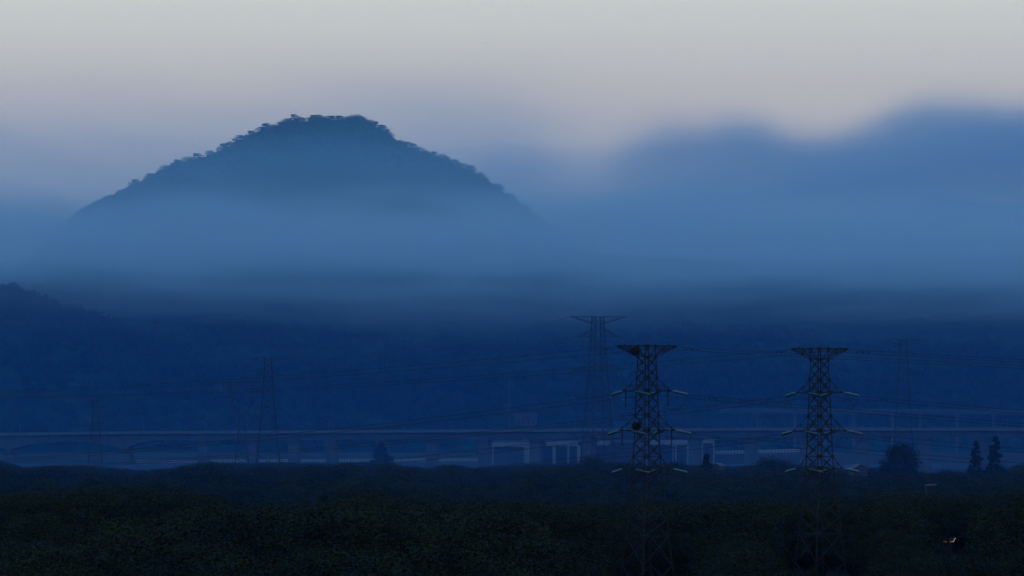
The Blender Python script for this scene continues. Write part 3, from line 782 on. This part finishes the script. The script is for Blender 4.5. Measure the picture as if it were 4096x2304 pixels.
# ================================================================== trees
def crown_mesh(name, seed, rx, h0, h1, style, n_leaf, leaf, mat):
    """leaf-sized faces clustered on boughs through the crown's volume; base of the trunk at z=0"""
    rnd = random.Random(seed); v = []; f = []
    clumps = []
    H = h1 - h0
    if style == 'round':
        for i in range(34 if n_leaf < 8000 else 110):
            a = rnd.uniform(0, 6.283); z = rnd.uniform(-1, 1); q = math.sqrt(1 - z * z) * (rnd.uniform(.55, 1.0) if n_leaf < 8000 else rnd.random() ** .4)
            clumps.append((Vector((q * rx * math.cos(a), q * rx * math.sin(a), h0 + H * (.5 + .5 * z * rnd.uniform(.7, 1)))), rnd.uniform(.26, .44) * rx))
    elif style == 'cone':
        for i in range(40):
            u = rnd.random() ** .8; a = rnd.uniform(0, 6.283); q = rx * (1 - u) ** .8 * rnd.uniform(.5, 1)
            clumps.append((Vector((q * math.cos(a), q * math.sin(a), h0 + H * u)), rx * (.16 + .22 * (1 - u))))
        for i in range(24):
            u = i / 24; clumps.append((Vector((rnd.uniform(-.1, .1) * rx, rnd.uniform(-.1, .1) * rx, h0 + H * u)), rx * (.12 + .62 * (1 - u))))
        clumps.append((Vector((0, 0, h1)), rx * .12))
    elif style == 'flame':
        for i in range(120):
            u = rnd.random(); a = rnd.uniform(0, 6.283); q = rx * min(1, (1 - u) * 1.6 + .12) * rnd.uniform(.2, 1) ** .6
            clumps.append((Vector((q * math.cos(a), q * math.sin(a), h0 + H * u)), rx * (.14 + .24 * (1 - u))))
        clumps.append((Vector((0, 0, h1)), rx * .1))
    elif style == 'pine':
        for t_ in range(6):
            u = .25 + .75 * t_ / 5; R_ = rx * (1.05 - .75 * u)
            for i in range(6):
                a = rnd.uniform(0, 6.283); q = R_ * rnd.uniform(.3, 1)
                clumps.append((Vector((q * math.cos(a), q * math.sin(a), h0 + H * u + rnd.uniform(-.03, .03) * H)), rx * rnd.uniform(.18, .30)))
    per = n_leaf // len(clumps)
    for c, r in clumps:
        flat = .75 if style != 'pine' else .38
        for i in range(per):
            d = Vector((rnd.gauss(0, 1), rnd.gauss(0, 1), rnd.gauss(0, 1))).normalized() * r * rnd.random() ** .4
            d.z *= flat; p = c + d
            n_ = (d + Vector((rnd.gauss(0, .5), rnd.gauss(0, .5), rnd.gauss(.3, .5))) * r).normalized()
            u_ = n_.orthogonal().normalized(); w_ = n_.cross(u_); s = leaf * rnd.uniform(.6, 1.3)
            a = rnd.uniform(0, 6.283); u2 = u_ * math.cos(a) + w_ * math.sin(a); w2 = n_.cross(u2)
            k = len(v); v += [p - u2 * s, p + w2 * s * .55, p + u2 * s, p - w2 * s * .55]; f.append((k, k + 1, k + 2, k + 3))
    zt = max(p.z for p in v); rr = sorted(math.hypot(p.x, p.y) for p in v)[int(len(v) * .985)]
    for p in v: p.z *= h1 / zt; p.x *= rx / rr; p.y *= rx / rr
    return mesh(name, v, f, mat)
def trunk_mesh(name, seed, h, r):
    rnd = random.Random(seed); m = MB()
    m.tube([(0, 0, -.3), (0, 0, h * .3), (r * .4, 0, h * .6), (r * .2, r * .3, h * .92)], [r, r * .8, r * .55, r * .15], 7)
    for i in range(5):
        a = rnd.uniform(0, 6.283); z = h * rnd.uniform(.3, .6); L = h * rnd.uniform(.2, .32)
        m.tube([(0, 0, z), (L * .5 * math.cos(a), L * .5 * math.sin(a), z + L * .45), (L * math.cos(a), L * math.sin(a), z + L * .75)], [r * .4, r * .25, r * .08], 5)
    return m.data(name, M_bark)
# unit trees: 10 m tall
KINDS = []
for i in range(5):
    KINDS.append((crown_mesh('crown', 10 + i, 3.6 + .5 * (i % 3), 2.4, 10, 'round', 9500, .125, M_leaf[i % 3]), trunk_mesh('trunk', i, 8, .22)))
CONE = (crown_mesh('crown', 31, 2.9, 1.2, 9.7, 'cone', 5000, .18, M_leaf[2]), trunk_mesh('trunk', 7, 9, .2))
CYPRESS = (crown_mesh('crown', 32, 1.65, .8, 10, 'flame', 6000, .17, M_leaf[2]), trunk_mesh('trunk', 8, 9, .16))
PINE = [(crown_mesh('crown', 40 + i, 3.4, 3.2, 10, 'pine', 1800, .30, M_leaf[2]), trunk_mesh('trunk', 9 + i, 9.4, .17)) for i in range(2)]
BIGROUND = (crown_mesh('crown', 50, 3.9, .9, 10, 'round', 11000, .2, M_leaf[2]), trunk_mesh('trunk', 12, 7, .25))
SMALL = [crown_mesh('crown', 60 + i, 4.2, 0, 9.5, 'round', 360, .75, M_leaf[i]) for i in range(3)]
def tree(name, kind, loc, h, label, group, wide=1., rz=0.):
    t = thing(name, label, 'tree', loc, rz, group); s = h / 10; t.scale = (s * wide, s * wide, s)
    put('crown', kind[0], t); put('trunk', kind[1], t)
    return t
def tree_px(name, kind, px, top_py, d, label, width_px=None, base_w=1., group=None):
    q = P(px, top_py, d); gz = ground_z(q.x, d); h = q.z - gz
    wide = (width_px * d / F) / (base_w * h / 10) if width_px else 1
    return tree(name, kind, (q.x, d, gz), h, label, group, wide, px * 1.3)
tree_px('round_tree', BIGROUND, 3613, 1766, 2000, 'big round dark tree standing out above the others at right', 204, 7.8)
tree_px('cypress', CYPRESS, 3904, 1762, 2000, 'narrow pointed tree, left of the pair at the right edge', 98, 3.3)
tree_px('cypress', CYPRESS, 3981, 1742, 2010, 'taller pointed tree, right of the pair at the right edge', 112, 3.3)
tree_px('cone_tree', CONE, 2827, 1806, 1900, 'cone-shaped dark tree between the two near pylons', 120, 5.8)
tree_px('cone_tree', CONE, 1526, 1765, 3180, 'cone-shaped tree hiding a viaduct pier left of centre', 120, 5.8)
tree_px('bushy_tree', KINDS[1], 2375, 1812, 1800, 'bushy tree left of the near left pylon, below the pale hall', 195, 8.4)
tree_px('bushy_tree', KINDS[2], 2712, 1826, 1850, 'small bushy tree just right of the near left pylon', 115, 8.8)
tree_px('bushy_tree', KINDS[0], 3090, 1808, 1950, 'flat bushy tree left of the right near pylon', 265, 8.0)
tree_px('bushy_tree', KINDS[3], 3785, 1868, 1700, 'low rounded tree between the round tree and the pointed pair', 175, 8.0)

# the wood: skyline rows read from the photograph keep each layer below the things seen over it
LINE_FAR = [(-300, 1840), (0, 1838), (45, 1850), (100, 1866), (250, 1854), (400, 1862), (550, 1878), (700, 1868), (800, 1843), (900, 1848), (1000, 1850), (1160, 1846),
            (1300, 1850), (1450, 1846), (1600, 1856), (1700, 1868), (1800, 1854), (1900, 1868), (2000, 1860), (2150, 1850), (2250, 1855), (2330, 1845), (2500, 1842), (2600, 1852),
            (2700, 1850), (2900, 1862), (3000, 1858), (3100, 1850), (3200, 1854), (3300, 1862), (3400, 1880), (3500, 1866), (3720, 1888), (3790, 1880), (3850, 1886), (4050, 1866), (4096, 1846), (4400, 1840)]
LINE_NEAR = [(-300, 1960), (0, 1962), (200, 1932), (400, 1926), (700, 1922), (850, 1938), (950, 1964), (1050, 1994), (1130, 2012), (1200, 1988), (1300, 1957), (1400, 1932), (1480, 1919),
             (1560, 1932), (1640, 1954), (1720, 1978), (1850, 1988), (2000, 1978), (2200, 1990), (2500, 2004), (2800, 1994), (3000, 1968), (3100, 1962), (3250, 1988), (3500, 1964), (3690, 1962), (3760, 1965), (3900, 1958), (4096, 1934), (4400, 1930)]
def top_limit(px, y):
    a, b = lerp_table(LINE_NEAR, px), lerp_table(LINE_FAR, px)
    row = a + (b - a) * smooth(1300, 1700, y)
    if y < 822 and (2445 < px < 2735): row = max(row, 2300)
    if y < 845 and (3135 < px < 3430): row = max(row, 2300)
    if y < 700 and 3660 < px < 4010: row = max(row, 2300)
    if y < 1078 and 3735 < px < 3865: row = max(row, 2206)
    if y < 1295 and 3690 < px < 3760: row = max(row, 1946)
    return CAM_Z - (row - HORIZON) / F * y
rnd = random.Random(77)
cand = []
def sow(y0, y1, cell):
    y = y0
    while y < y1:
        n = int(.2 * y / cell) + 1
        for i in range(-n // 2 - 1, n // 2 + 2):
            x = (i + rnd.uniform(-.45, .45)) * cell; yy = y + rnd.uniform(-.45, .45) * cell
            if abs(x) > .097 * yy + 6: continue
            px = 2048 + x / yy * F; gz = ground_z(x, yy)
            h = rnd.uniform(8, 16) if yy < 1100 else rnd.uniform(11, 22)
            h *= .78 + .5 * (fbm(x / 45, yy / 45, 2.2) + .3)
            mg = .42 * h * F / yy if yy < 1300 else 0
            lim = min(top_limit(px + mg * q_ / 5, yy) for q_ in range(-5, 6)) - gz
            h = min(h, lim - rnd.uniform(0, 1.6)) if yy < 1300 else min(h, lim) * rnd.uniform(.66, 1.02)
            for tx, ty, rr in ((p1.x, 823, 6.5), (p2.x, 846, 6.5)):
                if math.hypot(x - tx, yy - ty) < rr + .2 * h: h = min(h, 3.0)
            if h < 2.2: continue
            cand.append((yy, x, gz, h))
        y += cell
sow(560, 1180, 8.0); sow(1180, 1900, 9.5); sow(1900, 3230, 13)
def seen(c):
    yy, x, gz, h = c
    return -60 < 2048 + x / yy * F < 4156 and HORIZON - (gz + h - CAM_Z) / yy * F < 2300
cand.sort(key=lambda c: c[0])
vis = [c for c in cand if seen(c)]; near = vis[:285]; nearset = set(near)
rest = [c for c in cand if c not in nearset]
for yy, x, gz, h in near:
    tree('broadleaf_tree', KINDS[rnd.randrange(5)], (x, yy, gz), h, 'dark leafy tree in the near edge of the foreground wood', 'trees at the near edge of the foreground wood',
         rnd.uniform(1.1, 1.6) * (1 + max(0, 8 - h) * .12), rnd.uniform(0, 6.28))

def scatter(name, label, pts, sources, kind_of):
    """one object: leaf crowns on points (geometry nodes)"""
    me = bpy.data.meshes.new(name); me.from_pydata([p[0] for p in pts], [], [])
    for an, tp, vals in (('s', 'FLOAT_VECTOR', [c for p in pts for c in (p[1] * p[2], p[1] * p[2], p[1])]), ('rz', 'FLOAT', [p[3] for p in pts]), ('k', 'INT', [p[4] for p in pts])):
        at = me.attributes.new(an, tp, 'POINT'); at.data.foreach_set('vector' if tp == 'FLOAT_VECTOR' else 'value', vals)
    o = put(name, me, None, kind='stuff', label=label, category='wood')
    g = bpy.data.node_groups.new(name, 'GeometryNodeTree')
    g.interface.new_socket('Geometry', in_out='INPUT', socket_type='NodeSocketGeometry'); g.interface.new_socket('Geometry', in_out='OUTPUT', socket_type='NodeSocketGeometry')
    n = g.nodes; l = g.links; gi = n.new('NodeGroupInput'); go = n.new('NodeGroupOutput')
    ip = n.new('GeometryNodeInstanceOnPoints'); l.new(gi.outputs[0], ip.inputs['Points'])
    jn = n.new('GeometryNodeGeometryToInstance')
    for s_ in reversed(sources):
        oi = n.new('GeometryNodeObjectInfo'); oi.inputs['Object'].default_value = s_; oi.inputs['As Instance'].default_value = True
        oi.transform_space = 'ORIGINAL'; l.new(oi.outputs['Geometry'], jn.inputs[0])
    l.new(jn.outputs[0], ip.inputs['Instance']); ip.inputs['Pick Instance'].default_value = True
    def attr(nm, tp):
        a = n.new('GeometryNodeInputNamedAttribute'); a.data_type = tp; a.inputs[0].default_value = nm; return a.outputs['Attribute']
    l.new(attr('k', 'INT'), ip.inputs['Instance Index']); l.new(attr('s', 'FLOAT_VECTOR'), ip.inputs['Scale'])
    cr = n.new('ShaderNodeCombineXYZ'); l.new(attr('rz', 'FLOAT'), cr.inputs['Z'])
    er = n.new('FunctionNodeEulerToRotation'); l.new(cr.outputs[0], er.inputs[0]); l.new(er.outputs[0], ip.inputs['Rotation'])
    l.new(ip.outputs[0], go.inputs[0])
    md = o.modifiers.new('scatter', 'NODES'); md.node_group = g
    return o

# low bushes in the clearing round the poles
bushes = []
for i, (px, d, h, lab) in enumerate(((3700, 760, 3.2, 'low dark bush left of the two poles'), (3872, 780, 3.6, 'low dark bush between the two poles'), (4030, 745, 4.2, 'low dark bush right of the taller pole'))):
    q = P(px, 2200, d); t = thing('bush', lab, 'bush', (q.x, d, ground_z(q.x, d)), i, 'bushes round the poles'); t.scale = (h / 10 * 1.2, h / 10 * 1.2, h / 10)
    bushes.append(put('crown', SMALL[i], t)); put('stem', KINDS[i][1], t)
src = [o for o in C.objects if o.name.startswith('crown') and o.data in [k_[0] for k_ in KINDS]]
srcs = []
for k_ in KINDS:
    srcs.append(next(o for o in src if o.data == k_[0]))
pts = [((x, yy, gz), h / 10, rnd.uniform(1.05, 1.5) * (1 + max(0, 8 - h) * .1), rnd.uniform(0, 6.28), rnd.randrange(5)) for yy, x, gz, h in rest]
scatter('woodland', 'dark unbroken wood filling the valley up to the viaduct', pts, srcs, None)

# trees on the hill's skyline: one object each
HT_ = [(541, 716, 1), (600, 690, 0), (660, 655, 0), (705, 637, 1), (752, 622, 0), (790, 612, 1), (843, 598, 0), (893, 574, 1), (925, 562, 0), (958, 540, 1), (985, 532, 0), (1006, 522, 1),
       (1045, 503, 0), (1065, 492, 1), (1090, 493, 0), (1130, 478, 0), (1152, 470, 0), (1177, 456, 1), (1196, 462, 0), (1236, 463, 0), (1258, 458, 1), (1280, 455, 0), (1300, 462, 0), (1318, 462, 1), (1345, 458, 0), (1362, 462, 1), (1392, 462, 0),
       (1420, 453, 0), (1450, 462, 0), (1480, 474, 0), (1500, 484, 1), (1528, 499, 1), (1545, 514, 0), (1600, 556, 0), (1627, 566, 1), (1650, 573, 1), (1668, 584, 0), (1705, 598, 0), (1735, 605, 1), (1765, 610, 0), (1782, 622, 0), (1820, 637, 1), (1850, 648, 0), (1884, 660, 1), (1925, 684, 0), (1985, 727, 0), (2040, 770, 0), (2095, 812, 0)]
for i, (px, py, kd) in enumerate(HT_):
    q = P(px, py, HILL_D + rnd.uniform(-6, 6)); gz = hill_z(q.x, q.y) - 1.0; h = max(7.5, q.z - gz + 6)
    tree('hill_tree', PINE[i % 2] if kd else KINDS[i % 5], (q.x, q.y, q.z - h), h, {0: 'lone flat-topped tree leaning out at the left end of the hill skyline', 43: 'spreading flat-topped tree low on the right of the hill skyline', 17: 'tallest tree on the left half of the hilltop'}.get(i, 'small tree silhouetted on the skyline of the hill'), 'trees on the skyline of the hill', rnd.uniform(1.1, 1.7), rnd.uniform(0, 6.28))
pts = []
for i in range(2600):
    x = rnd.uniform(-390, 40); y = HILL_D - abs(rnd.gauss(0, 45)); z = hill_z(x, y)
    pts.append(((x, y, z - 2.2), rnd.uniform(.35, .62), rnd.uniform(.9, 1.4), rnd.uniform(0, 6.28), rnd.randrange(3)))
for i in range(1500):
    x = rnd.uniform(-395, 30); y = HILL_D + rnd.gauss(0, 5); z = hill_z(x, y)
    pts.append(((x, y, z - 2.6), rnd.uniform(.32, .72), rnd.uniform(.8, 1.3), rnd.uniform(0, 6.28), rnd.randrange(3)))
scatter('hill_wood', 'dark woods clothing the upper slopes of the hill', pts, bushes, None)
pts = []
for i in range(5200):
    x = rnd.uniform(-460, 460); y = rnd.uniform(4000, 4500) if i % 3 else 4300 - abs(rnd.gauss(0, 60)); 
    if abs(x) > .1 * y: continue
    z = slope_z(x, y)
    if z < 7: continue
    pts.append(((x, y, z - 2), rnd.uniform(.6, 1.05), rnd.uniform(.9, 1.3), rnd.uniform(0, 6.28), rnd.randrange(3)))
for i in range(26):
    x = P(2103, 0, 3780).x + rnd.uniform(-9, 9); pts.append(((x, 3785 + rnd.uniform(-4, 4), rnd.uniform(14, 24)), rnd.uniform(.4, .8), 1, rnd.uniform(0, 6.28), rnd.randrange(3)))
scatter('slope_wood', 'dark woods on the slopes below the fog', pts, bushes, None)
